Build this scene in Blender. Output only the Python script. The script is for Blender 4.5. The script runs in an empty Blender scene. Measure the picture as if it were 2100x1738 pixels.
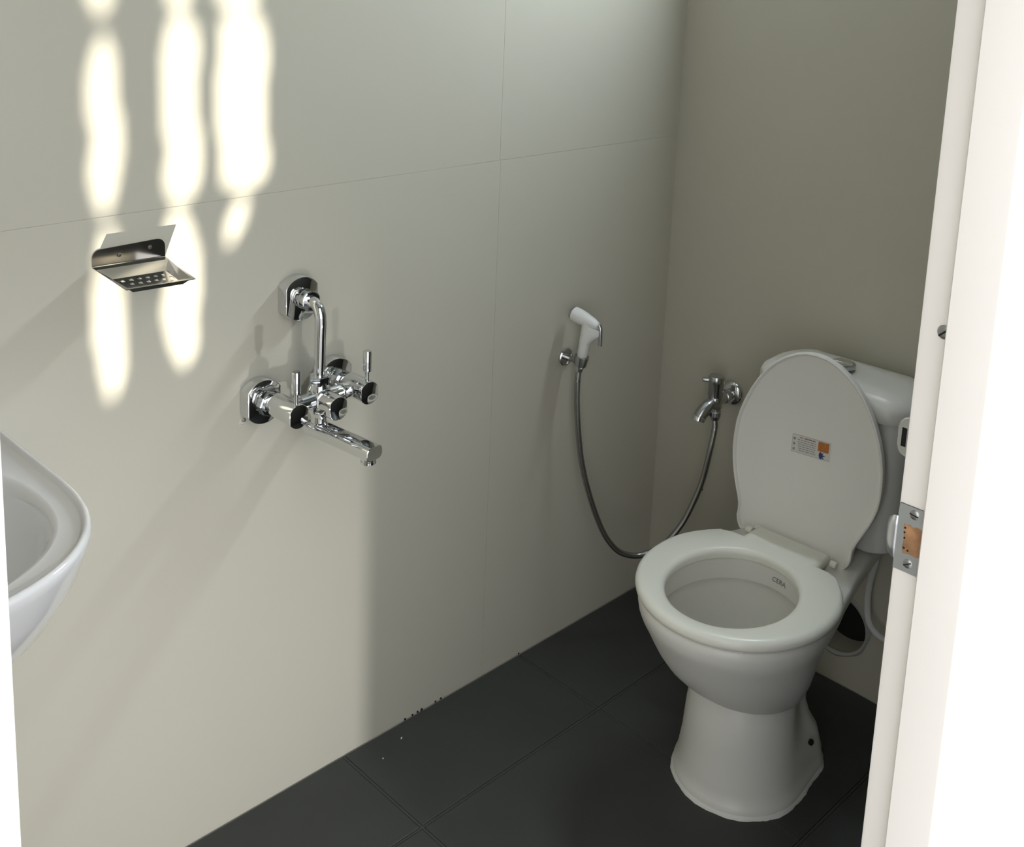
import bpy, bmesh, math, random
from mathutils import Vector, Matrix
random.seed(7)
S = bpy.context.scene
COL = S.collection
PI = math.pi

# ------------------------------------------------------------------ camera
YAW, PITCH, ROLL, FPX = 0.787684, -0.191306, 0.0399555, 2278.5
fw = Vector((math.cos(PITCH)*math.cos(YAW), math.cos(PITCH)*math.sin(YAW), math.sin(PITCH)))
rt = fw.cross(Vector((0, 0, 1))).normalized()
up = rt.cross(fw)
r2 = math.cos(ROLL)*rt + math.sin(ROLL)*up
u2 = -math.sin(ROLL)*rt + math.cos(ROLL)*up
cd = bpy.data.cameras.new('camera'); cam = bpy.data.objects.new('camera', cd); COL.objects.link(cam)
M = Matrix(((r2.x, u2.x, -fw.x), (r2.y, u2.y, -fw.y), (r2.z, u2.z, -fw.z))).to_4x4()
M.translation = Vector((-1.94113, -1.44306, 1.4475))
cam.matrix_world = M
cd.sensor_fit = 'HORIZONTAL'; cd.sensor_width = 36.0
cd.lens = 36.0*FPX/2100.0
cd.shift_y = -(869.0-338.0)/2100.0
cd.clip_start = 0.02
S.camera = cam

# ------------------------------------------------------------------ world, lights, exposure
W = bpy.data.worlds.new('overcast_sky'); S.world = W; W.use_nodes = True
bg = W.node_tree.nodes['Background']
bg.inputs[0].default_value = (0.95, 0.97, 1.0, 1); bg.inputs[1].default_value = 2.35
S.view_settings.view_transform = 'Standard'; S.view_settings.look = 'None'
S.view_settings.gamma = 1.0; S.view_settings.use_curve_mapping = False
S.view_settings.exposure = 0.06
S.cycles.use_denoising = True
S.cycles.max_bounces = 12; S.cycles.diffuse_bounces = 8; S.cycles.glossy_bounces = 6
S.cycles.caustics_reflective = False; S.cycles.caustics_refractive = False
S.cycles.sample_clamp_indirect = 6.0

def spot(name, loc, target, power, radius, angle, colour, blend=0.3):
    d = bpy.data.lights.new(name, 'SPOT'); o = bpy.data.objects.new(name, d); COL.objects.link(o)
    o.location = loc
    o.rotation_euler = (Vector(target)-Vector(loc)).to_track_quat('-Z', 'Y').to_euler()
    d.energy = power; d.shadow_soft_size = radius; d.spot_size = angle; d.spot_blend = blend; d.color = colour
    return o
# sun glare thrown up by the wet ground outside, through the added slotted gobo, on to the long wall
GLARE = Vector((-1.700, -2.45, -0.537))
spot('ground_glare', GLARE, (-1.19, 0, 1.06), 1350, 0.008, math.radians(17), (1.0, 0.95, 0.84))
# added glint spot hung in mid-air outside the door: gives the crisp jamb shadow low on the long wall
spot('door_glint_spot', (-1.105, -1.72, 0.22), (-1.22, 0, 0.08), 45, 0.017, math.radians(66), (0.98, 0.99, 1.0), 1.0)
# daylight portal in the doorway
def portal(loc, rot, sx, sy):
    d = bpy.data.lights.new('daylight_portal', 'AREA'); o = bpy.data.objects.new('daylight_portal', d); COL.objects.link(o)
    d.shape = 'RECTANGLE'; d.size = sx; d.size_y = sy; d.cycles.is_portal = True
    o.location = loc; o.rotation_euler = rot
portal((-1.408, -1.10, 1.0), (PI/2, 0, 0), 0.83, 2.0)

# ------------------------------------------------------------------ materials
def mat(name, col, rough=0.5, metal=0.0, noise=0.0, nscale=8.0, bump=0.0, bscale=200.0, ior=1.5, coat=0.0, spec=0.5):
    m = bpy.data.materials.new(name); m.use_nodes = True
    nt = m.node_tree; b = nt.nodes['Principled BSDF']
    b.inputs['Base Color'].default_value = (*col, 1); b.inputs['Roughness'].default_value = rough
    b.inputs['Metallic'].default_value = metal; b.inputs['IOR'].default_value = ior
    b.inputs['Specular IOR Level'].default_value = spec
    b.inputs['Coat Weight'].default_value = coat; b.inputs['Coat Roughness'].default_value = 0.05
    tc = nt.nodes.new('ShaderNodeTexCoord')
    if noise:
        n = nt.nodes.new('ShaderNodeTexNoise'); n.inputs['Scale'].default_value = nscale; n.inputs['Detail'].default_value = 4
        r = nt.nodes.new('ShaderNodeValToRGB')
        r.color_ramp.elements[0].position = 0.3; r.color_ramp.elements[1].position = 0.7
        r.color_ramp.elements[0].color = (*[c*(1-noise) for c in col], 1)
        r.color_ramp.elements[1].color = (*[min(1, c*(1+noise)) for c in col], 1)
        nt.links.new(tc.outputs['Object'], n.inputs['Vector']); nt.links.new(n.outputs['Fac'], r.inputs['Fac'])
        nt.links.new(r.outputs['Color'], b.inputs['Base Color'])
    if bump:
        n2 = nt.nodes.new('ShaderNodeTexNoise'); n2.inputs['Scale'].default_value = bscale; n2.inputs['Detail'].default_value = 3
        bp = nt.nodes.new('ShaderNodeBump'); bp.inputs['Strength'].default_value = bump; bp.inputs['Distance'].default_value = 0.001
        nt.links.new(tc.outputs['Object'], n2.inputs['Vector']); nt.links.new(n2.outputs['Fac'], bp.inputs['Height'])
        nt.links.new(bp.outputs['Normal'], b.inputs['Normal'])
    return m
M_WALL = mat('wall_laminate', (0.525, 0.500, 0.418), 0.32, noise=0.012, nscale=3, spec=0.35)
M_JOINT = mat('wall_joint', (0.58, 0.56, 0.48), 0.6)
M_CEIL = mat('ceiling_paint', (0.42, 0.42, 0.40), 0.8)
M_TILE = mat('floor_tile_stone', (0.045, 0.047, 0.044), 0.55, noise=0.10, nscale=5, bump=0.25, bscale=350, spec=0.35)
M_GROUT = mat('dark_joint_bed', (0.008, 0.008, 0.008), 0.9)
M_GROUT2 = mat('grey_grout', (0.050, 0.052, 0.048), 0.8)
M_DARKW = mat('charcoal_laminate', (0.045, 0.046, 0.043), 0.5)
M_CERAM = mat('white_ceramic', (0.72, 0.705, 0.66), 0.34, noise=0.01, nscale=2, coat=0.0)
M_SEAT = mat('white_plastic_seat', (0.80, 0.79, 0.71), 0.33)
M_LID = mat('white_plastic_lid', (0.74, 0.72, 0.68), 0.36)
M_BASIN = mat('basin_ceramic', (0.76, 0.75, 0.75), 0.08, coat=0.6)
M_CHROME = mat('chrome', (0.72, 0.73, 0.74), 0.05, 1.0)
M_SATIN = mat('satin_chrome', (0.52, 0.53, 0.54), 0.22, 1.0)
M_STEEL = mat('stainless_steel', (0.50, 0.48, 0.45), 0.13, 1.0)
M_HOSE = mat('braided_hose_metal', (0.40, 0.40, 0.39), 0.25, 1.0)
M_WPLAS = mat('white_plastic', (0.80, 0.80, 0.78), 0.35)
M_FRAME = mat('cream_door_paint', (0.88, 0.83, 0.775), 0.45, noise=0.015, nscale=4)
M_BLACK = mat('black_void', (0.004, 0.004, 0.004), 0.8)
M_WOOD = mat('raw_wood', (0.36, 0.19, 0.09), 0.8, noise=0.45, nscale=60)
M_DULL = mat('dull_screw', (0.16, 0.14, 0.12), 0.5, 1.0)
M_PLATE = mat('galvanised_plate', (0.66, 0.68, 0.70), 0.32, 0.85)
M_SCREW = mat('screw_steel', (0.45, 0.45, 0.44), 0.35, 1.0)
M_SEAL = mat('white_sealant', (0.72, 0.72, 0.68), 0.6, bump=0.6, bscale=120)
M_SEALG = mat('grey_sealant', (0.40, 0.40, 0.37), 0.7)
M_CHIP = mat('pale_chip', (0.75, 0.72, 0.66), 0.7)
M_GROUND = mat('concrete_ground', (0.42, 0.41, 0.39), 0.85, noise=0.08, nscale=3)
M_GOBO = mat('grey_gobo_paint', (0.30, 0.30, 0.30), 0.7)
M_STICK = mat('sticker_film', (0.62, 0.61, 0.57), 0.3)
M_ORANGE = mat('sticker_orange', (0.45, 0.15, 0.025), 0.4, noise=0.15, nscale=80)
M_BLUE = mat('sticker_blue', (0.02, 0.05, 0.16), 0.4)
M_PRINT = mat('sticker_grey_print', (0.25, 0.25, 0.24), 0.5)
M_RED = mat('sticker_red_print', (0.36, 0.17, 0.13), 0.5)
M_LOGO = mat('logo_print', (0.20, 0.19, 0.18), 0.5)
M_DRIP = mat('wall_plug_plastic', (0.56, 0.54, 0.46), 0.5)

# ------------------------------------------------------------------ mesh helpers
class MB:
    def __init__(self): self.v = []; self.f = []
    def add(self, vs, fs):
        k = len(self.v); self.v += [tuple(p) for p in vs]; self.f += [tuple(i+k for i in f) for f in fs]
        return self
    def quad(self, a, b, c, d): return self.add([a, b, c, d], [(0, 1, 2, 3)])
    def box(self, lo, hi, bev=0.0):
        bm = bmesh.new(); bmesh.ops.create_cube(bm, size=1.0)
        lo = Vector(lo); hi = Vector(hi); c = (lo+hi)/2; s = hi-lo
        for v in bm.verts: v.co = Vector((v.co.x*s.x, v.co.y*s.y, v.co.z*s.z))+c
        if bev: bmesh.ops.bevel(bm, geom=list(bm.edges), offset=bev, segments=2, affect='EDGES', profile=0.5)
        bm.verts.index_update()
        self.add([v.co.copy() for v in bm.verts], [[v.index for v in f.verts] for f in bm.faces]); bm.free()
        return self
    def loft(self, loops, cap0=True, cap1=True, closed=True):
        n = len(loops[0]); vs = [p for L in loops for p in L]; fs = []
        for i in range(len(loops)-1):
            for j in range(n if closed else n-1):
                k = (j+1) % n
                fs.append((i*n+j, i*n+k, (i+1)*n+k, (i+1)*n+j))
        if cap0: fs.append(tuple(reversed(range(n))))
        if cap1: fs.append(tuple(range((len(loops)-1)*n, len(loops)*n)))
        return self.add(vs, fs)
    def sweep(self, path, rad, seg=20, cap=True, sq=None):
        path = [Vector(p) for p in path]; n = len(path)
        if not hasattr(rad, '__len__'): rad = [rad]*n
        T = []
        for i in range(n):
            t = path[min(i+1, n-1)]-path[max(i-1, 0)]
            if t.length < 1e-7: t = T[-1] if T else Vector((0, 0, 1))
            T.append(t.normalized())
        t0 = T[0]; a = Vector((0, 0, 1)) if abs(t0.z) < 0.9 else Vector((1, 0, 0))
        u = (a - a.dot(t0)*t0).normalized(); loops = []
        for i in range(n):
            u = (u - u.dot(T[i])*T[i]).normalized(); w = T[i].cross(u)
            loops.append([path[i] + rad[i]*(math.cos(2*PI*k/seg)*u + math.sin(2*PI*k/seg)*w) for k in range(seg)])
        return self.loft(loops, cap, cap)
    def lathe(self, org, axis, prof, seg=24, cap=True):
        """prof: list of (distance along axis, radius)"""
        org = Vector(org); ax = Vector(axis).normalized()
        a = Vector((0, 0, 1)) if abs(ax.z) < 0.9 else Vector((1, 0, 0))
        u = (a - a.dot(ax)*ax).normalized(); w = ax.cross(u)
        loops = [[org+ax*d+r*(math.cos(2*PI*k/seg)*u+math.sin(2*PI*k/seg)*w) for k in range(seg)] for d, r in prof]
        return self.loft(loops, cap, cap)
    def prism(self, out, org, U, V, D, depth, bev=0.0, cap0=True):
        """outline (u,v) in plane U,V extruded along D, front edge bevelled"""
        org, U, V, D = Vector(org), Vector(U), Vector(V), Vector(D)
        def L(s, d): return [org+U*(a*s[0])+V*(b*s[1])+D*d for a, b in out]
        ru = max(abs(a) for a, b in out); rv = max(abs(b) for a, b in out)
        loops = [L((1, 1), 0)]
        if bev:
            loops += [L((1, 1), depth-bev), L((1-0.3*bev/ru, 1-0.3*bev/rv), depth-0.3*bev), L((1-bev/ru, 1-bev/rv), depth)]
        else: loops.append(L((1, 1), depth))
        if U.cross(V).dot(D) < 0: loops = [list(reversed(l)) for l in loops]
        return self.loft(loops, cap0, True)
    def build(self, name, m, parent=None, smooth=35):
        me = bpy.data.meshes.new(name); me.from_pydata([tuple(p) for p in self.v], [], self.f); me.update()
        bm = bmesh.new(); bm.from_mesh(me); bmesh.ops.recalc_face_normals(bm, faces=bm.faces); bm.to_mesh(me); bm.free()
        me.materials.append(m)
        if smooth:
            me.polygons.foreach_set('use_smooth', [True]*len(me.polygons)); me.set_sharp_from_angle(angle=math.radians(smooth))
        o = bpy.data.objects.new(name, me); COL.objects.link(o)
        if parent is not None:
            o.parent = parent; o.matrix_parent_inverse = Matrix.Translation(parent.location).inverted() if parent.parent is None else Matrix.Identity(4)
        return o
def tag(o, label=None, cat=None, group=None, kind=None):
    if label: o['label'] = label
    if cat: o['category'] = cat
    if group: o['group'] = group
    if kind: o['kind'] = kind
    return o
def empty(name, loc, label, cat):
    o = bpy.data.objects.new(name, None); COL.objects.link(o); o.location = loc; o.empty_display_size = 0.05
    return tag(o, label, cat)
def bez(p0, p1, p2, p3, n):
    p0, p1, p2, p3 = map(Vector, (p0, p1, p2, p3))
    return [p0*(1-t)**3+p1*3*t*(1-t)**2+p2*3*t*t*(1-t)+p3*t**3 for t in [i/n for i in range(n+1)]]
def catmull(pts, step):
    pts = [Vector(p) for p in pts]; P = [2*pts[0]-pts[1]]+pts+[2*pts[-1]-pts[-2]]; out = []
    for i in range(1, len(P)-2):
        a, b, c, d = P[i-1:i+3]; n = max(2, int((c-b).length/step))
        for k in range(n):
            t = k/n
            out.append(0.5*((2*b)+(c-a)*t+(2*a-5*b+4*c-d)*t*t+(3*b-a-3*c+d)*t**3))
    out.append(pts[-1]); return out
def disc(r, n=32, hw=None):
    """circle outline; with hw both sides are cut flat at +-hw"""
    if hw is None: return [(r*math.cos(2*PI*k/n), r*math.sin(2*PI*k/n)) for k in range(n)]
    a0 = math.acos(hw/r); h = n//2; o = []
    for k in range(h): a = a0+(PI-2*a0)*k/(h-1); o.append((r*math.cos(a), r*math.sin(a)))
    for k in range(h): a = PI+a0+(PI-2*a0)*k/(h-1); o.append((r*math.cos(a), r*math.sin(a)))
    return o
def rrect(w, h, r, n=5):
    o = []
    for cx, cy, a0 in ((w/2-r, h/2-r, 0), (-w/2+r, h/2-r, PI/2), (-w/2+r, -h/2+r, PI), (w/2-r, -h/2+r, 1.5*PI)):
        for k in range(n+1): a = a0+PI/2*k/n; o.append((cx+r*math.cos(a), cy+r*math.sin(a)))
    return o

# ------------------------------------------------------------------ room shell
XW, YF, ZC = -2.12, -1.02, 2.32           # left end of room, inner face of the door wall, ceiling
DX0, DX1, YO, DZ = -1.832, -0.985, -1.095, 2.02   # door opening (frame reveal), outer face, head height
J = -0.5345
# floor: dark bed with separate tiles
b = MB(); b.box((XW-0.06, YO, -0.08), (0.06, 0.06, -0.006))
floor = tag(b.build('floor', M_GROUT, smooth=0), 'dark grey tiled bathroom floor with recessed grout joints', 'floor', kind='structure')
xs = [0.0, -0.4309]
while xs[-1] > XW: xs.append(xs[-1]-0.4464)
ys = [0.0, -0.2245, -0.6705, YO+0.0]
for i in range(len(xs)-1):
    for j in range(len(ys)-1):
        x1, x0 = xs[i], max(xs[i+1], XW); y1, y0 = ys[j], ys[j+1]
        g = 0.0030; dz = random.uniform(-0.0003, 0.0003)
        MB().box((x0+g, y0+g, -0.010), (x1-g, y1-g, dz), 0.0012).build('floor_tile', M_TILE, floor, 0)
gw = 0.0021
for x in xs[1:-1]:
    for j in range(len(ys)-1):
        MB().box((x-gw, ys[j+1]+gw+.0004, -0.010), (x+gw, ys[j]-gw-.0004, -0.0009), 0.0004).build('grout_strip', M_GROUT2, floor, 0)
for y in ys[1:-1]: MB().box((XW, y-gw, -0.010), (0, y+gw, -0.0009), 0.0004).build('grout_strip', M_GROUT2, floor, 0)
# ceiling
tag(MB().box((XW-0.06, YO, ZC), (0.06, 0.06, ZC+0.06)).build('ceiling', M_CEIL, smooth=0), 'plain pale ceiling', 'ceiling', kind='structure')
# long left wall: backing with separate laminate panels
wl = tag(MB().box((XW-0.06, 0.0007, -0.05), (0.06, 0.07, ZC)).build('wall_left', M_JOINT, smooth=0), 'long pale laminate wall behind the shower mixer', 'wall', kind='structure')
px = [0.0, J, 3*J, XW]; pz = [0.0, 1.065, 2.13, ZC]
for i in range(3):
    for k in range(3):
        g = 0.00025; s = -0.002 if k else 0.0
        x1 = px[i]+(s if i else 0); x0 = px[i+1]+(s if i < 2 else 0)
        MB().box((x0+g, -0.0, pz[k]+g), (x1-g, 0.010, pz[k+1]-g), 0.0001).build('wall_panel', M_WALL, wl, 0)
# back wall (behind the toilet) with ventilator opening and pipe hole
HY, HZ, HR = -0.482, 0.130, 0.066
b = MB()
def yzrect(x, y0, y1, z0, z1): b.quad((x, y0, z0), (x, y1, z0), (x, y1, z1), (x, y0, z1))
q = 0.10
for x in (0.0, 0.06):
    yzrect(x, YO, HY-q, 0-0.05, HZ+q); yzrect(x, HY+q, 0.06, -0.05, HZ+q); yzrect(x, HY-q, HY+q, -0.05, HZ-q)
    yzrect(x, YO, 0.06, HZ+q, ZC)
    n = 40; ci = []; sq = []
    for k in range(n):
        a = 2*PI*k/n; c, s = math.cos(a), math.sin(a); m = max(abs(c), abs(s))
        ci.append((x, HY+HR*c, HZ+HR*s*0.95)); sq.append((x, HY+q*c/m, HZ+q*s/m))
    if x == 0.0: b.loft([sq, ci], False, False); tubeA = ci
    else: b.loft([sq, ci], False, False); b.loft([tubeA, ci], False, False)
b.quad((0, YO, ZC), (0.06, YO, ZC), (0.06, 0.06, ZC), (0, 0.06, ZC))
b.quad((0, YO, -0.05), (0.06, YO, -0.05), (0.06, YO, ZC), (0, YO, ZC))
wb = tag(b.build('wall_back', M_WALL, smooth=0), 'pale laminate wall behind the toilet', 'wall', kind='structure')
MB().lathe((0.058, HY, HZ), (1, 0, 0), [(0, 0.075), (0.06, 0.075), (0.061, 0.0)]).build('pipe_hole', M_BLACK, wb)
b = MB(); ring = []
for k in range(48):
    a = 2*PI*k/48; w = 0.0095+0.0025*math.sin(3*a)+0.0015*math.sin(7*a)
    c, s = math.cos(a), math.sin(a)
    def P(r, x): return (x, HY+r*c, HZ+r*s*0.95)
    ring.append([P(HR-0.001, 0.004), P(HR-0.001, -0.002), P(HR+w*0.5, -0.0045), P(HR+w, -0.0005)])
ring.append(ring[0])
b.loft(ring, False, False, closed=False).build('pipe_hole_sealant', M_SEALG, wb)
MB().lathe((-0.0006, -0.134, 0.283), (1, 0, 0), [(-0.0006, 0.0), (-0.0006, 0.0022), (0.001, 0.003)], 10).build('nail_hole', M_BLACK, wb)
# door wall and end wall (out of view)
b = MB()
b.box((DX1+0.05, YO+0.012, -0.05), (0.0, YF, ZC)); b.box((XW-0.06, YO+0.012, -0.05), (DX0-0.05, YF, ZC)); b.box((DX0-0.05, YO+0.012, DZ+0.05), (DX1+0.05, YF, ZC))
wf = tag(b.build('wall_front', M_DARKW, smooth=0), 'charcoal wall that holds the doorway', 'wall', kind='structure')
tag(MB().box((XW-0.06, YF, -0.05), (XW, 0.006, ZC)).build('wall_side', M_WALL, smooth=0), 'pale end wall beyond the wash basin', 'wall', kind='structure')

MB().box((DX1+0.060, YO+0.001, -0.05), (0.10, YO+0.0125, ZC)).build('outer_cladding', M_FRAME, wf, 0)
MB().box((XW-0.10, YO+0.001, -0.05), (DX0-0.060, YO+0.0125, ZC)).build('outer_cladding', M_FRAME, wf, 0)
# ------------------------------------------------------------------ door frame
def frame_prof(side):
    # (offset outwards from opening centre, y): from inner edge round to the outer face
    p = [(0.062, YF+0.001), (0.004, YF+0.001), (0.001, YF-0.0005), (0.0, YF-0.004), (0.0, -1.049), (-0.0105, -1.049), (-0.0125, -1.0505)]
    for k in range(5):
        a = PI/2*k/4; p.append((-0.0125+0.004*(1-math.cos(a)), -1.0905-0.0035*math.sin(a)))
    return p+[(0.004, -1.094), (0.075, -1.094), (0.075, -1.086), (0.062, -1.083)]
prof = frame_prof(1)
loops = []
for (x, z, sx, sz) in ((DX1, 0.0, 1, 0), (DX1, DZ, 1, 1), (DX0, DZ, -1, 1), (DX0, 0.0, -1, 0)):
    loops.append([(x+sx*o, y, z+sz*o) for o, y in prof])
b = MB(); b.loft(loops, True, True)
door = tag(b.build('door_1', M_FRAME, smooth=30), 'cream painted rebated door frame without its leaf', 'door frame', kind='structure')
RX = DX1                                   # reveal plane that carries the lock plate
def yzq(bm_, x, pts): bm_.add([(x, y, z) for y, z in pts], [tuple(range(len(pts)))])
# strike plate with a mortise cut-out and curled lip
mo = [(-1.0275, 0.9310), (-1.0305, 0.9300), (-1.0330, 0.9315), (-1.0365, 0.9298), (-1.0400, 0.9312), (-1.0455, 0.9305),
      (-1.0460, 0.9220), (-1.0450, 0.9150), (-1.0460, 0.9060), (-1.0450, 0.9020), (-1.0400, 0.9010), (-1.0350, 0.9017), (-1.0290, 0.9005), (-1.0278, 0.9060), (-1.0288, 0.9150), (-1.0278, 0.9230)]
ym, zm = -1.0368, 0.916
op = []
for y, z in mo:
    dy, dz = y-ym, z-zm; t = min(0.0158/abs(dy) if dy > 0 and abs(dy) > 1e-6 else (0.0120/abs(dy) if abs(dy) > 1e-6 else 9), 0.0335/abs(dz) if abs(dz) > 1e-6 else 9)
    op.append((ym+dy*t, zm+dz*t))
x0, x1 = RX-0.0014, RX
b = MB()
b.loft([[(x1, y, z) for y, z in op], [(x0, y, z) for y, z in op], [(x0, y, z) for y, z in mo], [(x1, y, z) for y, z in mo]], False, False)
for y0, y1, z0, z1 in ((-1.0488, -1.0210, 0.9487, 0.9502), (-1.0488, -1.0210, 0.8825, 0.8835)): pass
# fill the four plate corners (outer rectangle is reached only along the rays)
R4 = [(-1.0210, 0.9495), (-1.0488, 0.9495), (-1.0488, 0.8825), (-1.0210, 0.8825)]
b.loft([[(x1, y, z) for y, z in R4], [(x0+0.0001, y, z) for y, z in R4]], False, False)
for cy, cz in R4:
    near = sorted(op, key=lambda p: (p[0]-cy)**2+(p[1]-cz)**2)[:2]
    b.add([(x0, cy, cz)]+[(x0, *p) for p in near], [(0, 1, 2)])
plate = b.build('strike_plate', M_PLATE, door, 0); plate['label'] = 'galvanised lock strike plate with a ragged mortise'
b = MB(); lp = []
for i in range(7):
    t = i/6; a = 1.1*t; cx = RX-0.0014+0.010*(1-math.cos(a)); cy = -1.0212+0.0115*math.sin(a)/math.sin(1.1)*1.0
    h = 0.0215*math.sqrt(max(0.0, 1-(t*0.96)**2))
    lp.append([(cx, cy, 0.9140+h*s) for s in (-1, -0.5, 0, 0.5, 1)])
b.loft(lp, False, False, closed=False)
lip = b.build('lip', M_PLATE, plate); md = lip.modifiers.new('thick', 'SOLIDIFY'); md.thickness = 0.0012; md.offset = 0
b = MB(); b.box((RX-0.0009, -1.0475, 0.8995), (RX+0.004, -1.0265, 0.9325)); wd = b.build('mortise_wood', M_WOOD, plate, 0); wd['label'] = 'raw orange brown wood showing in the mortise'
for y, z in ((-1.0288, 0.9262), (-1.0286, 0.9215), (-1.0290, 0.9160), (-1.0296, 0.9060), (-1.0335, 0.9045)):
    MB().lathe((RX-0.0010, y, z), (-1, 0, 0), [(0, 0.0011), (0.0004, 0.0009), (0.0004, 0)], 8).build('drill_hole', M_BLACK, plate)
def slotted_screw(name, y, z, r, ang, x, parent, h=0.0016):
    b = MB(); b.lathe((x, y, z), (-1, 0, 0), [(0, r), (h*0.45, r), (h*0.9, r*0.72), (h, r*0.45), (h, 0.0001)], 20)
    o = b.build(name, M_SCREW, parent)
    dy, dz = math.cos(ang), math.sin(ang); ny, nz = -dz, dy; L, w = r*0.93, r*0.13; b = MB()
    c = [(y+dy*L*s+ny*w*t, z+dz*L*s+nz*w*t) for s, t in ((1, 1), (-1, 1), (-1, -1), (1, -1))]
    b.loft([[(x-h*0.3, *p) for p in c], [(x-h-0.00015, *p) for p in c]], True, True)
    if parent.parent is None: b.build('screw_slot', M_BLACK, o, 0)
    else: b.build('screw_slot', M_BLACK, parent, 0)
slotted_screw('screw', -1.0365, 0.9425, 0.0046, 0.15, x0, plate)
slotted_screw('screw', -1.0352, 0.8920, 0.0044, -0.55, x0, plate)
slotted_screw('frame_screw', -1.0437, 1.1242, 0.0066, -0.75, RX, door, 0.002)
# latch keeper on the inner face of the frame
b = MB(); KX = -0.9655
ky = lambda y, z: (KX, y, z)
ol = [(-1.0195, 0.9845), (-1.0115, 0.9845), (-1.0060, 0.9865), (-1.0025, 0.9910), (-1.0010, 0.9960), (-1.0010, 1.0130), (-1.0030, 1.0190), (-1.0070, 1.0235), (-1.0120, 1.0255), (-1.0195, 1.0255)]
il = [(-1.0110, 0.9950), (-1.0085, 0.9950), (-1.0072, 0.9950), (-1.0060, 0.9950), (-1.0060, 0.9960), (-1.0060, 1.0130), (-1.0060, 1.0140), (-1.0075, 1.0140), (-1.0090, 1.0140), (-1.0110, 1.0140)]
b.loft([[(KX+0.016, y, z) for y, z in ol], [(KX+0.0015, y, z) for y, z in ol], [(KX, y-(y+1.0115)*0.12, z-(z-1.005)*0.05) for y, z in ol],
        [(KX, y, z) for y, z in il], [(KX+0.014, y, z) for y, z in il]], True, False)
keeper = b.build('latch_keeper', M_CHROME, door, 30); keeper['label'] = 'small chrome latch keeper with a black slot'
b = MB(); b.box((KX+0.003, -1.0118, 0.9935), (KX+0.004, -1.0052, 1.0155)); b.build('keeper_slot', M_BLACK, keeper, 0)
b = MB(); b.box((KX-0.004, -1.0195, 0.975), (KX+0.020, -1.0180, 1.035), 0.0005); b.build('keeper_base', M_CHROME, keeper, 0)

# ------------------------------------------------------------------ outdoors (behind the camera): ground, landing, added stripe gobo
b = MB(); b.box((-12, -14, -0.70), (12, -1.096, -0.60))
tag(b.build('ground', M_GROUND, smooth=0), 'pale concrete ground outside the door', 'ground', kind='structure')
b = MB(); b.box((-2.3, -1.34, -0.58), (-0.5, -1.097, -0.004), 0.004)
tag(b.build('landing', M_GROUND, smooth=0), 'concrete landing outside the door', 'landing', kind='structure')
SY = -1.75; K = (SY-GLARE.y)/(0-GLARE.y)
def slot(x, z):
    """is the wall point (x,z) reached by the glare: three columns of slots in the added gobo"""
    def col(xa, xb, za, zb, r=0.02, sh=0.0):
        if not za < z < zb: return False
        e = min(z-za, zb-z); k = 1.0 if e > r*2 else math.sqrt(max(0, 1-(1-e/(r*2))**2))
        m = (xa+xb)/2+sh*(z-za); h = (xb-xa)/2*k
        return abs(x-m) < h
    w = 0.0025*math.sin(z*38+x*9)
    if col(-1.307+w, -1.268+w, 1.345, 1.60): return True
    if col(-1.306+w, -1.268+w, 1.070, 1.318, 0.05, 0.01): return True
    if col(-1.305+w, -1.268+w, 0.800, 1.056, 0.06): return True
    if col(-1.194+w, -1.150+w, 1.347, 1.60): return True
    if col(-1.197+w, -1.147+w, 1.072, 1.346): return True
    if col(-1.198+w, -1.149+w, 0.822, 1.066, 0.05, -0.02): return True
    if col(-1.112+w, -1.040+w, 1.347, 1.60, 0.01): return True
    if col(-1.112+w, -1.034+w, 1.080, 1.346, 0.012): return True
    if col(-1.116, -1.082, 0.995, 1.070, 0.03, 0.35): return True
    return False
b = MB(); N = 0.006; vid = {}; vs = []; fs = []
def vtx(i, k):
    if (i, k) not in vid:
        X, Z = -1.75+i*N, 0.45+k*N
        vid[(i, k)] = len(vs); vs.append((GLARE.x+(X-GLARE.x)*K, SY, GLARE.z+(Z-GLARE.z)*K))
    return vid[(i, k)]
NI, NK = int(1.16/N), int(1.30/N)
for i in range(NI):
    for k in range(NK):
        if not slot(-1.75+(i+.5)*N, 0.45+(k+.5)*N):
            fs.append((vtx(i, k), vtx(i+1, k), vtx(i+1, k+1), vtx(i, k+1)))
b.add(vs, fs)
cx0, cx1 = vs[vtx(0, 0)][0], vs[vtx(NI, 0)][0]; cz0, cz1 = vs[vtx(0, 0)][2], vs[vtx(0, NK)][2]
scr = b.build('stripe_gobo', M_GOBO, smooth=0)  # unseen gobo, added so its slots cut the glare into wall stripes
md = scr.modifiers.new('thick', 'SOLIDIFY'); md.thickness = 0.002
tag(scr, 'unseen grey slotted gobo on posts, added outside the door to shape light stripes', 'screen')
for x in (cx0-0.012, cx1+0.012): MB().box((x-0.014, SY-0.012, -0.60), (x+0.014, SY+0.012, cz1), 0.002).build('gobo_post', M_GOBO, scr, 0)

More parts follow.
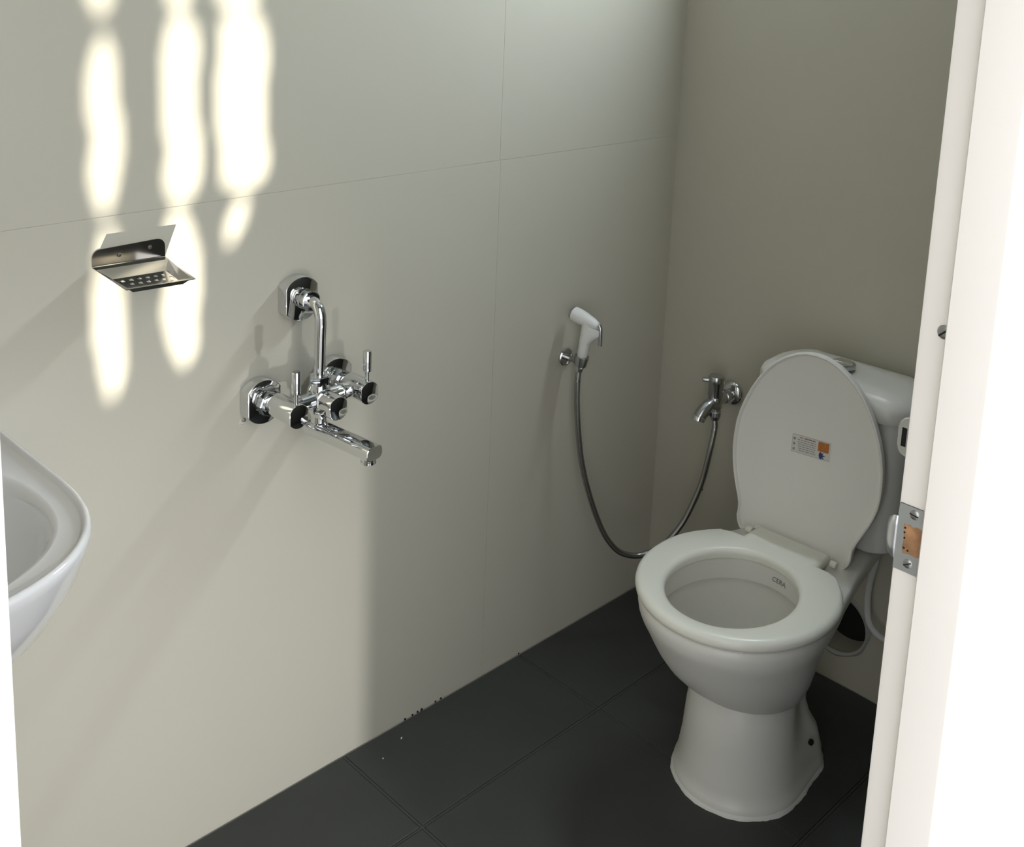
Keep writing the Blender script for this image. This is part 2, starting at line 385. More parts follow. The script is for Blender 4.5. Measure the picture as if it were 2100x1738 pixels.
# ------------------------------------------------------------------ toilet
AX = -0.505
def tl(z, uf, uc, hc, ur, hr, rc=0.035, nf=2.0, ax=AX):
    """closed plan outline at height z: half ellipse in front, tapering sides, rounded back corners; u = distance from back wall"""
    h = []
    for k in range(17):
        a = PI/2*k/16; h.append((uc+(uf-uc)*math.cos(a)**(2/nf), hc*math.sin(a)**(2/nf)))
    rc = min(rc, hr*0.95, (uc-ur)*0.5)
    for k in range(1, 13):
        t = k/12; u = uc+(ur+rc-uc)*t; s = t*t*(3-2*t); h.append((u, hc+(hr-hc)*s))
    for k in range(1, 7):
        a = PI/2*k/6; h.append((ur+rc-rc*math.sin(a), hr-rc+rc*math.cos(a)))
    h.append((ur, 0.0))
    full = h+[(u, -v) for u, v in reversed(h[1:-1])]
    return [(-u, ax+v-0.013*1.5*max(0.0, min(1.0, (0.30-u)/0.16))*(1 if z > 0.19 else 0), z) for u, v in full]
def ell(z, uc, a, bb, n=64, ax=AX): return [(-(uc+a*math.cos(2*PI*k/n)), ax+bb*math.sin(2*PI*k/n), z) for k in range(n)]
toilet = empty('toilet', (-0.37, AX, 0), 'white ceramic two-piece toilet with raised seat lid in the corner', 'toilet')
b = MB()
SA = [(.383, .597, .43, .158, .034, .083), (.379, .602, .43, .163, .030, .087), (.365, .602, .43, .1625, .030, .087), (.352, .599, .43, .1605, .030, .086), (.346, .596, .43, .159, .036, .083),
      (.338, .592, .43, .1565, .090, .082), (.330, .587, .429, .1535, .140, .080), (.318, .580, .426, .150, .175, .079), (.30, .570, .42, .1455, .20, .078), (.275, .555, .41, .139, .22, .078), (.25, .536, .40, .131, .24, .077),
      (.225, .511, .39, .121, .26, .072), (.20, .480, .38, .107, .275, .066), (.18, .447, .37, .088, .29, .056), (.165, .412, .365, .062, .31, .042), (.157, .385, .36, .028, .33, .02)]
outer = [tl(*s) for s in SA]
top_in = ell(.383, .445, .128, .110, len(outer[0]), AX)
NL = len(outer[0])
# inside of the bowl, matched point by point to the outline (index 0 = front, going round through +v)
def inn(z, uc, a, bb):
    P = []
    for p in outer[0]:
        u, v = -p[0], p[1]-AX; ang = math.atan2(v/0.158, (u-0.43)/0.167 if u > .43 else (u-0.43)/0.396)
        P.append((-(uc+a*math.cos(ang)), AX+bb*math.sin(ang), z))
    return P
topring = [inn(.3840, .445, .145, .126)]
b.loft(list(reversed(outer))+topring, True, False)
inner = [ell(*t) for t in ((.3840, .445, .145, .126), (.381, .445, .138, .119), (.376, .445, .136, .117), (.343, .440, .135, .116), (.339, .440, .135, .116), (.3385, .437, .145, .127), (.334, .433, .1495, .134), (.323, .433, .146, .132),
         (.30, .425, .127, .116), (.275, .414, .112, .102), (.25, .402, .090, .083), (.232, .392, .066, .062), (.220, .385, .04, .038), (.217, .38, .015, .015))]
b.loft(inner, False, True)
SB = [(0, .487, .37, .115, .215, .108), (.014, .487, .37, .115, .215, .108), (.018, .4835, .37, .112, .218, .106), (.04, .481, .37, .108, .222, .105), (.08, .478, .37, .102, .232, .098),
      (.105, .478, .37, .100, .242, .086), (.138, .478, .37, .097, .247, .076), (.178, .470, .37, .094, .240, .070), (.197, .462, .37, .090, .238, .070)]
SC = [(.12, .40, .36, .080, .246, .078), (.16, .36, .32, .078, .245, .073), (.197, .315, .29, .072, .236, .070), (.225, .298, .275, .072, .222, .070), (.26, .286, .26, .073, .192, .073), (.30, .28, .25, .078, .172, .078), (.343, .27, .22, .086, .10, .086)]
b.loft([tl(*s_, rc=0.045) for s_ in SB], True, True)
b.loft([tl(*s_, rc=0.045) for s_ in SC], True, True)
pan = b.build('pan', M_CERAM, toilet, 60)
# fixing bolt hole in the foot
MB().lathe((-.300, AX-.1015, .078), (-.3, -1, .25), [(0, 0.0055), (0.0035, 0.0055), (0.0036, 0)], 12).build('bolt_hole', M_BLACK, pan)
# sealant bead round the base
b = MB(); path = tl(0.002, .4875, .37, .1155, .2145, .1085, rc=0.046)
pts = [Vector(p) for p in path]; lp = []
for i, p in enumerate(pts):
    c = Vector((-.36, AX, p.z)); d = (p-c); d.z = 0; d.normalize(); w = 0.0034+0.0009*math.sin(i*0.9)+0.0006*math.sin(i*2.3)
    lp.append([p-d*0.003, p-d*0.002+Vector((0, 0, 0.006)), p+d*w*0.5+Vector((0, 0, 0.002)), p+d*w+Vector((0, 0, -0.0028))])
lp.append(lp[0]); b.loft(lp, False, False, closed=False).build('base_sealant', M_SEAL, toilet)
# brand mark printed on the inner wall of the bowl
fc = bpy.data.curves.new('bowl_logo', 'FONT'); fc.body = 'CERA'; fc.size = 0.0135; fc.align_x = 'CENTER'; fc.align_y = 'CENTER'; fc.extrude = 0.0001; fc.shear = 0.1
fo = bpy.data.objects.new('tmp_text', fc); COL.objects.link(fo)
bpy.context.view_layer.update()
tm = bpy.data.meshes.new_from_object(fo.evaluated_get(bpy.context.evaluated_depsgraph_get()))
bpy.data.objects.remove(fo)
ang = math.radians(180+9)
for v in tm.vertices:
    # wrap on the elliptical inner wall; text runs towards -v as seen from the front
    a = ang+v.co.x/0.128
    nrm = Vector((math.cos(a)/0.134, math.sin(a)/0.115)).normalized()
    off = 0.0004+v.co.z
    v.co = Vector((-(0.4425+0.1345*math.cos(a)-nrm.x*off), AX+0.1155*math.sin(a)-nrm.y*off, 0.3595+v.co.y))
tm.materials.clear(); tm.materials.append(M_LOGO); tm.update()
lo = bpy.data.objects.new('bowl_logo', tm); COL.objects.link(lo); lo.parent = pan
lo.matrix_parent_inverse = Matrix.Identity(4)
lo['label'] = 'grey brand lettering inside the bowl'
# seat ring
def seat_out(z, s=0.0, notch=0.0):
    """egg outline with a flat back, side notches for the hinges and a central tongue"""
    h = []
    for k in range(25):
        a = (PI*0.5)*k/24; h.append((.427+(.18-s)*math.cos(a), (.171-s)*math.sin(a)))
    for k in range(1, 9):
        t = k/8; u = .427-.130*t; h.append((u, (.171-s)*(1-0.29*t**2.4)))
    h += [(.286+s, .110-s*.6), (.2815+s, .100-s), (.281+s, .0785-s), (.279+s, .0765-s), (.233+s, .0750-s), (.228+s, .071-s), (.228+s, .03), (.228+s, 0.0)]
    full = h+[(u, -v) for u, v in reversed(h[1:-1])]
    return [(-u, AX+v, z) for u, v in full]
so = [seat_out(.3855, .004), seat_out(.3880, .001), seat_out(.3930, 0), seat_out(.3985, .0012), seat_out(.4030, .005), seat_out(.4050, .011)]
def seat_in(z, a, bb):
    P = []
    for p in so[0]:
        u, v = -p[0], p[1]-AX; an = math.atan2(v/.171, (u-.427)/.18); P.append((-(.446+a*math.cos(an)), AX+bb*math.sin(an), z))
    return P
si = [seat_in(.4050, .136, .117), seat_in(.4030, .130, .111), seat_in(.3990, .1265, .1075), seat_in(.3940, .1255, .1065), seat_in(.3860, .1275, .1085)]
b = MB(); b.loft(so+si+[so[0]], False, False)
tilt = b.build('seat', M_SEAT, toilet, 40)
for u, v in ((.56, .09), (.56, -.09)):
    MB().box((-u-.012, AX+v-.006, .3825), (-u+.012, AX+v+.006, .3865), .001).build('bumper', M_WPLAS, tilt, 0)
# lid, raised: outline in (v, z), slightly leaning back
LH, LZ, LK = 0.354, 0.402, 0.05
def lid_loop(s, x, zs=1.0):
    pr = [(0.0, -.012), (.072, -.012), (.0775, -.014), (.0800, -.024), (.086, -.0300), (.096, -.0285), (.1065, -.022), (.1135, -.011), (.1165, .001), (.1160, .012), (.1170, .024),
          (.1215, .038), (.129, .056), (.1355, .073), (.1415, .092), (.1455, .111), (.1480, .133), (.1480, .157), (.1460, .182), (.1410, .207), (.1335, .231), (.1235, .255), (.1110, .279),
          (.0970, .300), (.0800, .319), (.0600, .335), (.0400, .346), (.0200, .3525)]
    out = [(v, LZ+z) for v, z in pr]+[(0.0, LZ+.3545)]
    o = []
    for v, z in out:
        zc = LZ+.19; d = math.hypot(v, z-zc); f = (d-s)/d if d > 0 else 1
        o.append((v*f, zc+(z-zc)*f))
    full = o+[(-v, z) for v, z in reversed(o[1:-1])]
    return [(x+LK*(z-LZ), AX+v+0.009*max(0.0, 1-max(0.0, z-LZ+.02)/.13), z) for v, z in full]
XL = -0.2245
b = MB()
b.loft([lid_loop(.006, XL+.014), lid_loop(.001, XL+.011), lid_loop(0, XL+.004), lid_loop(.0008, XL-.0005), lid_loop(.003, XL-.0015), lid_loop(.0052, XL), lid_loop(.0068, XL+.004), lid_loop(.010, XL+.0052)], True, True)
lid = b.build('lid', M_LID, toilet, 40)
for s in (1, -1):
    MB().lathe((XL-.016, AX+s*.0790, LZ-.009), (0, s, 0), [(0, .0001), (0, .0060), (.001, .0066), (.011, .0066), (.012, .006), (.012, .0001)], 16).build('hinge', M_SEAT, toilet)
# sticker on the lid
def lidpt(v, z, off): return Vector((XL+.0052+LK*(z-LZ)-off, AX+v, z))
def stq(name, m, v0, v1, z0, z1, off, parent, skew=.06):
    b = MB(); b.add([lidpt(v, z-skew*(v-.0), off) for v, z in ((v0, z0), (v1, z0), (v1, z1), (v0, z1))], [(0, 1, 2, 3)])
    o = b.build(name, m, parent, 0); return o
SV0, SV1, SZ0, SZ1 = .0305, -.045, .564, .598
stick = stq('sticker', M_STICK, SV0, SV1, SZ0, SZ1, .0004, lid); stick['label'] = 'printed care sticker with an orange panel and blue emblem'
def sp(name, m, rects, off=.0007):
    b = MB()
    for v0, v1, z0, z1 in rects: b.add([lidpt(v, z-.06*v, off) for v, z in ((v0, z0), (v1, z0), (v1, z1), (v0, z1))], [(0, 1, 2, 3)])
    return b.build(name, m, lid, 0)
sp('sticker_panel', M_ORANGE, [(-.0205, -.0415, .578, .596)])
b = MB()
for a0, L in ((0.55, .0115), (0.08, .013), (-0.42, .012), (-0.9, .010), (1.05, .009)):
    c = Vector((-.0235, .5705)); d = Vector((-math.cos(a0), math.sin(a0))); nn = Vector((-d.y, d.x))
    pts = [c, c+d*L*.5+nn*.0019, c+d*L, c+d*L*.5-nn*.0019]
    b.add([lidpt(p.x, p.y-.06*p.x, .0008) for p in pts], [(0, 1, 2, 3)])
b.build('sticker_emblem', M_BLUE, lid, 0)
rr = []
random.seed(3)
for r, z in enumerate((.5885, .5845, .5805, .5765, .5725, .5685)):
    v = .0195-.0005*r
    while v > -.0155:
        w = random.uniform(.003, .008); rr.append((v, max(v-w, -.017), z, z+.0014)); v -= w+.0012
rr += [(.030, -.0445, .5975, .598), (.030, -.0445, .564, .5645), (.0305, .030, .564, .598)]
sp('sticker_text', M_PRINT, rr)
sp('sticker_heading', M_RED, [(.0155, .0095, .5928, .5945), (.007, .0005, .5925, .5950), (-.0005, -.0085, .5925, .5950), (-.0093, -.0145, .5925, .5948)])
ic = []
for z in (.5895, .580, .570): ic += [(.028, .024, z-.0022, z+.0022)]
sp('sticker_icons', M_PRINT, ic)
# cistern
def cl(z, x0, x1, hw, r, ax=AX-.014):
    w = x1-x0; cx = (x0+x1)/2
    return [(-(cx+a), ax+v, z) for a, v in rrect(w, 2*hw, r, 6)]
b = MB()
b.loft([cl(.394, .040, .158, .122, .03), cl(.400, .036, .163, .129, .032), cl(.50, .034, .163, .136, .035), cl(.60, .034, .165, .138, .035), cl(.664, .034, .165, .140, .035)], True, True)
cis = b.build('cistern', M_CERAM, toilet, 45)
b = MB()
LN = 15
def dome(z, x0, x1, hw, r, crown):
    P = []
    for (x, y, zz) in cl(z, x0, x1, hw, r):
        P.append((x, y, z+crown*(1-((y-AX+.014)/hw)**2)))
    return P
b.loft([cl(.659, .036, .181, .146, .05), cl(.656, .032, .186, .151, .052), dome(.664, .028, .190, .1545, .055, .003), dome(.678, .028, .1895, .1545, .055, .007), dome(.688, .032, .184, .150, .052, .011), dome(.694, .042, .172, .139, .045, .014), dome(.696, .065, .140, .105, .03, .015)], True, True)
b.build('cistern_lid', M_CERAM, toilet, 50)
BX, BY, BZ = -.095, AX, .7085
b = MB(); b.lathe((BX, BY, BZ-.004), (0, 0, 1), [(0, .024), (.006, .024), (.0075, .0225), (.0075, .0205), (.0062, .0200), (.0062, .0001)], 32)
bt = b.build('flush_button', M_SATIN, toilet)
b = MB(); b.prism([(.0195*math.cos(PI*k/16), .0195*math.sin(PI*k/16)) for k in range(17)], (BX, BY, BZ+.002), (0, 1, 0), (1, 0, 0), (0, 0, 1), .0035, .001); b.build('half_button', M_CHROME, bt)
b = MB(); b.prism([(.0195*math.cos(PI+PI*k/16), .0195*math.sin(PI+PI*k/16)) for k in range(17)], (BX, BY, BZ+.002), (0, 1, 0), (1, 0, 0), (0, 0, 1), .0022, .0008); b.build('half_button', M_CHROME, bt)
# tank inlet: nut, white hose down to the wall
b = MB(); b.lathe((-.075, AX-.098, .395), (0, 0, -1), [(0, .0125), (.020, .0125), (.022, .0095), (.032, .0095), (.034, .007), (.034, .0001)], 12); b.build('inlet_nut', M_WPLAS, toilet)
hp = catmull([(-.075, AX-.098, .366), (-.067, AX-.092, .33), (-.055, AX-.080, .27), (-.050, AX-.079, .22), (-.050, AX-.090, .185), (-.042, AX-.118, .165), (-.020, AX-.150, .16), (-0.012, AX-.155, .16)], .008)
MB().sweep(hp, .0062, 12).build('inlet_hose', M_WPLAS, toilet)

toilet.rotation_euler = (0, 0, 0.06)

# ------------------------------------------------------------------ wash basin on the long wall
basin = empty('wash_basin', (-1.70, 0, 0.80), 'white ceramic wash basin on the long wall, cut off by the left door jamb', 'basin')
CXB = -1.696
def bl(z, hw, dep, str_, n=2.6, y0=-0.002, cx=-1.696):
    h = []
    for k in range(21):
        a = PI/2*k/20; h.append((hw*math.sin(a)**(2/n), -str_-(dep-str_)*math.cos(a)**(2/n)))
    for k in range(1, 9): h.append((hw*(1-0.02*k/8), -str_+(str_+y0)*k/8))
    for k in range(1, 9): h.append((hw*.98*(1-k/8), y0))
    full = h+[(-x, y) for x, y in reversed(h[1:-1])]
    return [(cx+x, y, z) for x, y in full]
b = MB()
def ring_to(P, z, a, c, cy=-.205, n=2.4):
    Q = []
    for (x, y, _) in P:
        t = math.atan2((y-cy)/c, (x-CXB)/a); ct, st = math.cos(t), math.sin(t)
        k = (abs(ct)**n+abs(st)**n)**(-1/n); Q.append((CXB+a*ct*k, cy+c*st*k, z))
    return Q
ub = [bl(.600, .06, .20, .12, 2.0), bl(.606, .11, .25, .13, 2.0), bl(.625, .165, .305, .14, 2.05), bl(.655, .203, .350, .15, 2.15), bl(.70, .233, .388, .17, 2.3), bl(.75, .250, .412, .19, 2.45), bl(.785, .2555, .421, .20, 2.55), bl(.797, .2560, .4245, .20, 2.6), bl(.8015, .2550, .4235, .20, 2.6), bl(.8035, .2520, .4205, .20, 2.6), bl(.8025, .2490, .4170, .20, 2.6), bl(.798, .2465, .4135, .20, 2.6), bl(.795, .2440, .4110, .20, 2.6)]
ub += [ring_to(ub[-1], .7915, .226, .182)]
b.loft(ub, True, False)
b.loft([ring_to(ub[-1], .7915, .226, .182)]+[ring_to(ub[-1], z, a, c) for z, a, c in ((.790, .222, .178), (.785, .2175, .174), (.775, .213, .170), (.75, .204, .161), (.72, .190, .148), (.69, .165, .127), (.665, .125, .097), (.652, .07, .055), (.650, .02, .02))], False, True)
bb_ = b.build('bowl', M_BASIN, basin, 60)
MB().lathe((CXB, -.205, .649), (0, 0, 1), [(0, .022), (.004, .022), (.005, .02), (.003, .012), (.003, .0001)]).build('drain', M_CHROME, basin)
b = MB(); b.lathe((-1.702, -.07, .792), (0, 0, 1), [(0, .024), (.01, .024), (.012, .018), (.09, .016), (.10, .012), (.10, .0001)])
b.sweep(bez((-1.702, -.07, .86), (-1.702, -.10, .875), (-1.702, -.14, .88), (-1.702, -.175, .865), 10), .011); b.build('pillar_tap', M_CHROME, basin)

# ------------------------------------------------------------------ soap dish
sd = empty('soap_dish', (-1.257, 0, .995), 'stainless steel soap dish with square drain holes high on the long wall', 'soap dish')
X0, X1 = -1.311, -1.203
b = MB()
ol = [(X0, .997), (X1, .9945)] + [(X1-.012*(1-math.cos(PI/2*k/6)), 1.0100+.012*math.sin(PI/2*k/6)) for k in range(7)] + [(X0+.012*(1-math.sin(PI/2*k/6)), 1.0080+.012*math.cos(PI/2*k/6)) for k in range(7)]
b.loft([[(x, -.0004, z) for x, z in ol], [(x, -.0018, z) for x, z in ol]], True, True)
b.build('back_plate', M_STEEL, sd, 0)
MB().lathe((-1.272, -.0018, 1.008), (0, -1, 0), [(0, .0032), (.001, .0030), (.0018, .0018), (.0018, .0001)], 14).build('screw', M_DULL, sd)
MB().lathe((-1.226, -.0018, 1.0115), (0, -1, 0), [(0, .0032), (.0008, .0030), (.0014, .0018), (.0014, .0001)], 14).build('screw', M_DULL, sd)
b = MB()
RZ = .9845                                  # rim height
def rimz(x, y): return .9965-.0023*(x-X0)/.108+(y)*.14
ra = [(X0, -.0018), (X1, -.0018), (X1-.0, -.0885), (X0+.008, -.0865)]
ribk = [(X0+.001, -.012), (X1-.001, -.012), (X1-.004, -.0845), (X0+.012, -.0825)]
botm = [(X0+.016, -.030), (X1-.014, -.030), (X1-.014, -.0785), (X0+.022, -.077)]
Lr = [(x, y, rimz(x, y)) for x, y in ra]; Li = [(x, y, rimz(x, y)) for x, y in ribk]; Lb = [(x, y, rimz(x, y)-.0085) for x, y in botm]
b.loft([Lr, Li, Lb], False, False)
# perforated bottom: staggered square holes
def bp(s, t):
    A, B, C, D = [Vector(p) for p in Lb]; return (A*(1-s)+B*s)*(1-t)+(D*(1-s)+C*s)*t
holes = []
for r, t in enumerate((.22, .50, .78)):
    for k in range(6):
        s = .10+.155*k+(.075 if r == 1 else 0)
        if s < .97: holes.append((s, t))
su = sorted({0.0, 1.0} | {round(s+d, 5) for s, t in holes for d in (-.033, .033)}); tu = sorted({0.0, 1.0} | {round(t+d, 5) for s, t in holes for d in (-.075, .075)})
gv = {}
vs = []
for i, s in enumerate(su):
    for j, t in enumerate(tu): gv[(i, j)] = len(vs); vs.append(bp(s, t))
fs = []
for i in range(len(su)-1):
    for j in range(len(tu)-1):
        s, t = (su[i]+su[i+1])/2, (tu[j]+tu[j+1])/2
        if not any(abs(s-hs) < .033 and abs(t-ht) < .075 for hs, ht in holes): fs.append((gv[(i, j)], gv[(i+1, j)], gv[(i+1, j+1)], gv[(i, j+1)]))
b.add(vs, fs)
tray = b.build('tray', M_STEEL, sd, 0); md = tray.modifiers.new('thick', 'SOLIDIFY'); md.thickness = .001; md.offset = -1

# ------------------------------------------------------------------ wall mixer
mx = empty('shower_mixer', (-.983, 0, .745), 'chrome wall mixer with two stick handles, bent riser and long spout', 'mixer tap')
XLm, XRm, XC, ZV = -1.052, -.915, -.983, .7425
Y = (0, -1, 0); Xv = (1, 0, 0); Zv = (0, 0, 1)
def wall_flange(x, z, name='wall_flange'):
    b = MB(); b.prism(disc(.036, 48, .030), (x, -.0005, z), Xv, Zv, Y, .0225, .002); return b.build(name, M_CHROME, mx, 30)
for x, z in ((XLm, .737), (XRm, .740), (XC, .892)): wall_flange(x, z)
def hexnut(x, z, y0, y1, r, name, parent, seg=6):
    b = MB(); b.lathe((x, y0, z), Y, [(0, r*.9), (.001, r), (y0-y1-.001, r), (y0-y1, r*.9)], seg)
    return b.build(name, M_CHROME, parent, 20)
for x, z in ((XLm, .738), (XRm, .741)):
    b = MB(); b.lathe((x, -.022, z), Y, [(0, .015), (.003, .015), (.005, .0165), (.010, .0165), (.011, .014), (.024, .014)], 24); b.build('connector', M_CHROME, mx)
    hexnut(x, z, -.028, -.041, .0195, 'hex_nut', mx, 8)
# valve bodies with cut-flat fronts and stick handles
for x, yf in ((XLm, -.118), (XRm, -.112)):
    b = MB(); b.lathe((x, -.047, ZV+.002), Y, [(0, .0125), (.003, .0150), (.010, .0168), (.016, .0172)], 28); b.prism(disc(.0188, 48, .0166), (x, -.060, ZV+.002), Xv, Zv, Y, -yf-.060, .0010); vb = b.build('valve_body', M_CHROME, mx, 30)
    zt = ZV+.024; yh = yf+.008
    MB().lathe((x, yh, ZV+.012), Zv, [(0, .0034), (.028, .0034)], 16).build('handle_stem', M_CHROME, mx)
    MB().lathe((x, yh, ZV+.036), Zv, [(0, .0050), (.0012, .0068), (.034, .0070), (.0352, .0062), (.0352, .0001)], 20).build('stick_handle', M_CHROME, mx)
# cross bar (barrels from valve bodies to centre), centre block
b = MB()
for s, x in ((1, XLm), (-1, XRm)):
    L = abs(XC-x); b.lathe((x, -.074, ZV), (s, 0, 0), [(0, .013), (L*.35, .013), (L*.36, .0145), (L*.42, .0145), (L*.43, .012), (L*.75, .0135), (L, .017)], 24)
b.build('cross_bar', M_CHROME, mx)
b = MB(); b.lathe((XC, -.070, ZV-.024), Zv, [(0, .0165), (.004, .018), (.040, .018), (.044, .0155), (.050, .0145)], 28)
b.lathe((XC, -.052, ZV), Y, [(0, .012), (.01, .0185), (.034, .0185), (.036, .017)], 28); b.build('centre_block', M_CHROME, mx)
# diverter knob
b = MB(); b.prism(disc(.0190, 48, .0166), (XC+.002, -.084, ZV-.004), Xv, Zv, Y, .036, .0014); b.build('diverter_knob', M_CHROME, mx, 30)
b = MB(); b.box((XC-.021, -.103, ZV-.022), (XC-.001, -.088, ZV-.013), .0012); b.build('diverter_tab', M_CHROME, mx, 30)
# riser with nuts, bending back to the wall
hx = MB(); hx.lathe((XC, -.070, ZV+.022), Zv, [(0, .0150), (.001, .0162), (.013, .0162), (.015, .0150)], 6); hx.build('hex_nut', M_CHROME, mx, 20)
rp = [(XC, -.070, ZV+.034), (XC, -.071, ZV+.06), (XC, -.072, ZV+.10), (XC, -.073, .862)]
rp = [Vector(p) for p in rp]+bez((XC, -.073, .864), (XC, -.074, .884), (XC, -.068, .894), (XC, -.046, .8955), 10)+[Vector((XC, -.030, .895))]
MB().sweep(rp, .0092, 20).build('riser_pipe', M_CHROME, mx)
b = MB(); b.lathe((XC, -.022, .894), Y, [(0, .0150), (.004, .0150), (.006, .0165), (.012, .0165), (.013, .0135), (.014, .0135)], 24); b.build('connector', M_CHROME, mx)
hexnut(XC, .8945, -.036, -.049, .0165, 'hex_nut', mx, 24)
# swivel spout
hx = MB(); hx.lathe((XC, -.070, ZV-.056), Zv, [(0, .0135), (.002, .0150), (.014, .0150), (.016, .0125), (.034, .0125)], 24); hx.build('spout_collar', M_CHROME, mx)
SP0, SP1 = Vector((XC-.001, -.058, .6885)), Vector((-.966, -.193, .6865))
d = (SP1-SP0).normalized(); side = d.cross(Vector((0, 0, 1))).normalized(); upv = side.cross(d)
b = MB(); lp = []
for t, w, h in ((-.016, .008, .006), (-.012, .013, .009), (.0, .0165, .0118), (.06, .0165, .0115), (.118, .0165, .0112), ((SP1-SP0).length-.001, .0165, .0110), ((SP1-SP0).length, .0155, .0100)):
    lp.append([SP0+d*t+side*a*w/.0165+upv*c*h/.0115 for a, c in rrect(.033, .023, .0085, 5)])
b.loft(lp, True, True); sp_ = b.build('spout', M_CHROME, mx, 30)
MB().lathe(SP1-d*.014-Vector((0, 0, .008)), (0, 0, -1), [(0, .0115), (.006, .0115), (.007, .0125), (.011, .0125), (.0115, .010), (.010, .0095), (.010, .0001)], 20).build('aerator', M_CHROME, mx)
# wall plug showing beside the left flange
b = MB(); b.lathe((-1.078, 0, .7035), Y, [(0, .0078), (.0012, .0072), (.0016, .0052), (.0004, .0044), (.0004, .0001)], 20); b.build('wall_plug', M_DRIP, wl)
MB().lathe((-1.0765, -.0003, .7065), Y, [(0, .0038), (.002, .0034), (.0024, .0001)], 8).build('plug_screw', M_SCREW, wl)

# ------------------------------------------------------------------ bidet spray, its holder and hose
hose_pts = [(-.0765, -.2035, .4925), (-.078, -.206, .474), (-.087, -.204, .422), (-.096, -.198, .361), (-.111, -.188, .307), (-.131, -.175, .258), (-.161, -.156, .217), (-.192, -.135, .200),
            (-.214, -.121, .197), (-.242, -.103, .209), (-.266, -.087, .241), (-.285, -.074, .287), (-.303, -.063, .344), (-.317, -.053, .405), (-.327, -.047, .470), (-.334, -.043, .544), (-.336, -.043, .597), (-.334, -.0435, .622)]
bs = empty('bidet_spray', (-.334, -.044, .64), 'white handheld bidet spray with chrome trigger hanging on the long wall', 'bidet spray')
hpath = catmull(hose_pts, .0018)
MB().sweep(hpath, [.0057+(.0007 if i % 2 else 0) for i in range(len(hpath))], 12).build('hose', M_HOSE, bs, 60)
HB = Vector((-.333, -.0435, .620)); HT = Vector((-.330, -.0580, .712)); hd = (HT-HB).normalized()
b = MB(); b.lathe(HB-hd*.004, hd, [(0, .0075), (.008, .0085), (.009, .0095), (.014, .0095)], 20); b.build('hose_nut', M_CHROME, bs)
b = MB(); b.lathe(HB+hd*.028, hd, [(0, .0098), (.002, .0108), (.030, .0112), (.055, .0122), (.072, .0138), (.080, .013)], 24)
FA = Vector((-.3345, -.0225, .7335)); BA = Vector((-.3285, -.0845, .7215)); fd = (BA-FA).normalized()
b.lathe(FA, fd, [(0, .0125), (.002, .0150), (.014, .0152), (.030, .0140), (.050, .0105), (.060, .0072), (.0625, .004), (.063, .0001)], 24)
b.loft([[HB+hd*q_+fd*(e_+r_*math.cos(2*PI*k/20))+fd.cross(hd).normalized()*(w_*math.sin(2*PI*k/20)) for k in range(20)] for q_, e_, r_, w_ in ((.060, .000, .0120, .0118), (.072, .003, .0155, .0125), (.084, .008, .0215, .0125), (.090, .0095, .0235, .0125), (.100, .0095, .0235, .0110))], True, True)
b.build('handle', M_WPLAS, bs, 50)
MB().lathe(FA-fd*.005, fd, [(0, .0001), (.0, .011), (.001, .0130), (.0055, .0136)], 24).build('spray_face', M_SATIN, bs)
b = MB(); tp = [BA+Vector((.001, -.0005, .002)), BA+Vector((.001, -.004, -.004)), BA+Vector((.001, -.0045, -.016)), BA+Vector((.002, -.0042, -.040))]
b.sweep(catmull(tp, .004), .0042, 14); b.build('trigger', M_SATIN, bs)
# holder: wall flange, arm, cup
hk = empty('spray_holder', (-.336, 0, .637), 'small chrome wall holder carrying the white bidet spray', 'wall holder')
b = MB(); b.lathe((-.331, -.0003, .6345), Y, [(0, .0190), (.0045, .0190), (.0062, .0175), (.0066, .008)], 32); b.build('wall_flange', M_CHROME, hk)
MB().sweep([(-.331, -.006, .6345), (-.3315, -.02, .635), (-.332, -.034, .636)], .0060, 14).build('arm', M_HOSE, hk)
b = MB(); b.lathe(HB+hd*.0085, hd, [(0, .0105), (.001, .0128), (.0205, .0150), (.022, .0150), (.022, .0118), (.002, .0100), (0, .0105)], 24, False); b.build('cup', M_SATIN, hk)

# ------------------------------------------------------------------ bib tap on the back wall
vt = empty('bib_tap', (0, -.193, .545), 'chrome bib tap with short spout on the back wall left of the toilet', 'tap')
VX, VYc = -.062, -.191
b = MB(); b.lathe((0, -.193, .5315), (-1, 0, 0), [(.0003, .0275), (.004, .0272), (.009, .024), (.0125, .0160), (.013, .010)], 36); b.build('wall_flange', M_CHROME, vt)
b = MB(); b.lathe((-.010, -.193, .5300), (-1, 0, 0), [(0, .0115), (.012, .0115), (.013, .0140), (.024, .0140), (.025, .0125), (.056, .0135)], 24)
b.lathe((VX, VYc, .508), Zv, [(0, .0120), (.006, .0150), (.026, .0155), (.030, .0142)], 24)
sp2 = catmull([(VX+.004, VYc, .525), (-.076, VYc+.002, .522), (-.089, VYc+.004, .516), (-.099, VYc+.006, .508), (-.106, VYc+.007, .499)], .004)
b.sweep(sp2, [.0155-.0020*i/(len(sp2)-1) for i in range(len(sp2))], 20)
b.build('body', M_SATIN, vt, 45)
MB().lathe((-.105, VYc+.007, .503), (-.42, .05, -1), [(0, .0130), (.001, .0142), (.009, .0142), (.0095, .012), (.006, .0105), (.006, .0001)], 20).build('spout_tip', M_CHROME, vt)
b = MB(); b.lathe((VX, VYc, .538), Zv, [(0, .0145), (.002, .0158), (.030, .0158), (.032, .0172), (.043, .0172), (.0465, .0155), (.0465, .0001)], 28); kb = b.build('knob', M_SATIN, vt, 40)
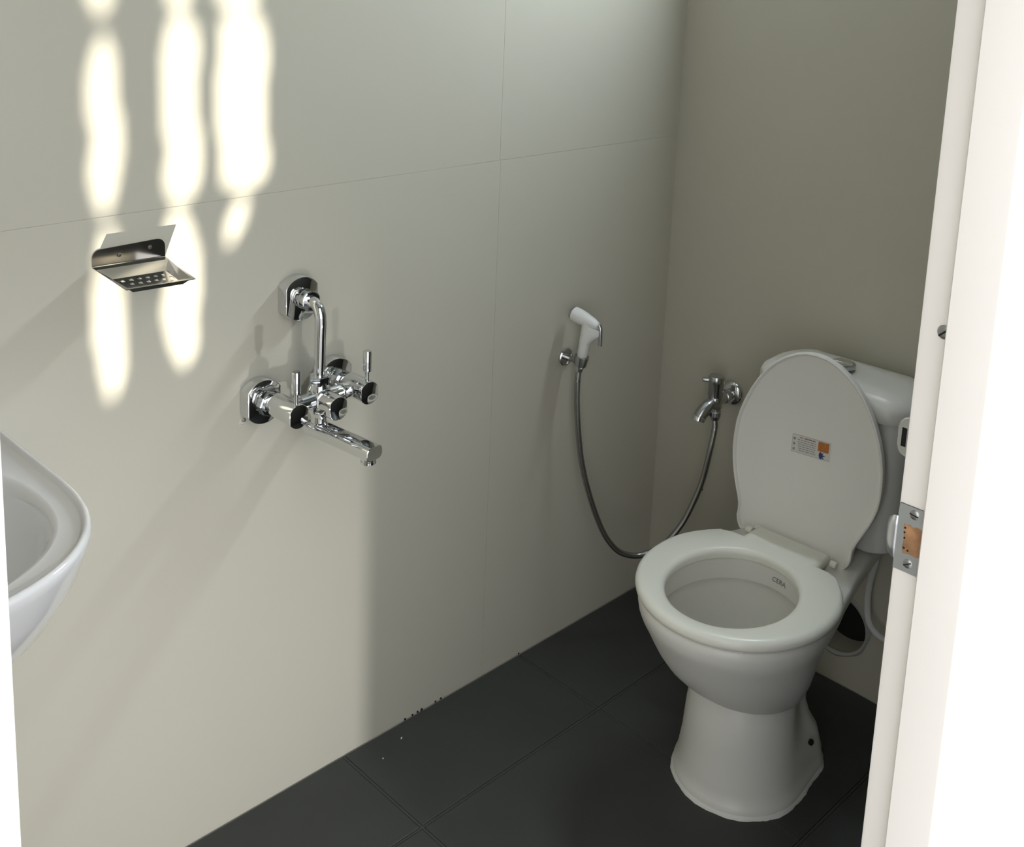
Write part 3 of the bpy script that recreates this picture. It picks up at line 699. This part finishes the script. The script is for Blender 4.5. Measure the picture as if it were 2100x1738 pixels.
b = MB(); b.prism([(.0058*math.cos(2*PI*k/16), .0045*math.sin(2*PI*k/16)) for k in range(16)], (VX-.008, VYc+.010, .5745), (0.75, .65, 0), (0, 0, 1), (-.65, .75, 0), .017, .002); b.build('lever', M_SATIN, vt)
b = MB(); b.lathe((-.076, -.2030, .520), (0, 0, -1), [(0, .0105), (.006, .0105), (.007, .0122), (.017, .0122), (.019, .0105), (.024, .0098), (.025, .0085), (.0262, .0085)], 16); b.build('hose_outlet', M_SATIN, vt)

# ------------------------------------------------------------------ wall lamp above the toilet (just over the frame)
LYC, LZC = -.46, 1.78
lm = bpy.data.materials.new('led_diffuser'); lm.use_nodes = True
pb = lm.node_tree.nodes['Principled BSDF']; pb.inputs['Base Color'].default_value = (.8, .8, .8, 1)
pb.inputs['Emission Color'].default_value = (.80, .92, 1.0, 1); pb.inputs['Emission Strength'].default_value = 180
b = MB(); b.prism(rrect(.36, .11, .02), (-.0005, LYC, LZC), (0, 1, 0), (0, 0, 1), (-1, 0, 0), .018, .003)
lamp = tag(b.build('wall_lamp', M_WPLAS), 'flat white wall lamp with lit diffuser mounted above the cistern', 'lamp')
b = MB(); b.prism(rrect(.32, .075, .012), (-.0183, LYC, LZC), (0, 1, 0), (0, 0, 1), (-1, 0, 0), .003, .001); b.build('diffuser', lm, lamp)

# ------------------------------------------------------------------ bits on the floor and along the wall foot
for (x, y, sx, sy, r, lab) in ((-.770, -.036, .0030, .0012, .5, 'larger pale paint chip on the dark tile by the wall'), (-.828, -.055, .0015, .0011, 1.2, 'tiny pale paint speck on the dark tile near the joint')):
    b = MB(); c, s = math.cos(r), math.sin(r)
    P = [(x+c*u*sx-s*v*sy, y+s*u*sx+c*v*sy) for u, v in ((-1, -.7), (.2, -1), (1, -.4), (.8, .8), (-.5, 1))]
    b.loft([[(a, d_, .0002) for a, d_ in P], [(a, d_, .0012) for a, d_ in P]], True, True)
    tag(b.build('paint_chip', M_CHIP, smooth=0), lab, 'paint chip')
b = MB(); random.seed(11)
for x in (-.715, -.702, -.692, -.657, -.643, -.733, -.428):
    r = random.uniform(.0014, .0027)
    b.lathe((x, -.0005, .0005), (0, -.3, 1), [(0, r), (r*.6, r*1.1), (r*1.3, r*.6), (r*1.5, .0001)], 7)
cr = b.build('grout_crumbs', M_GROUT, wl); cr['kind'] = 'stuff'
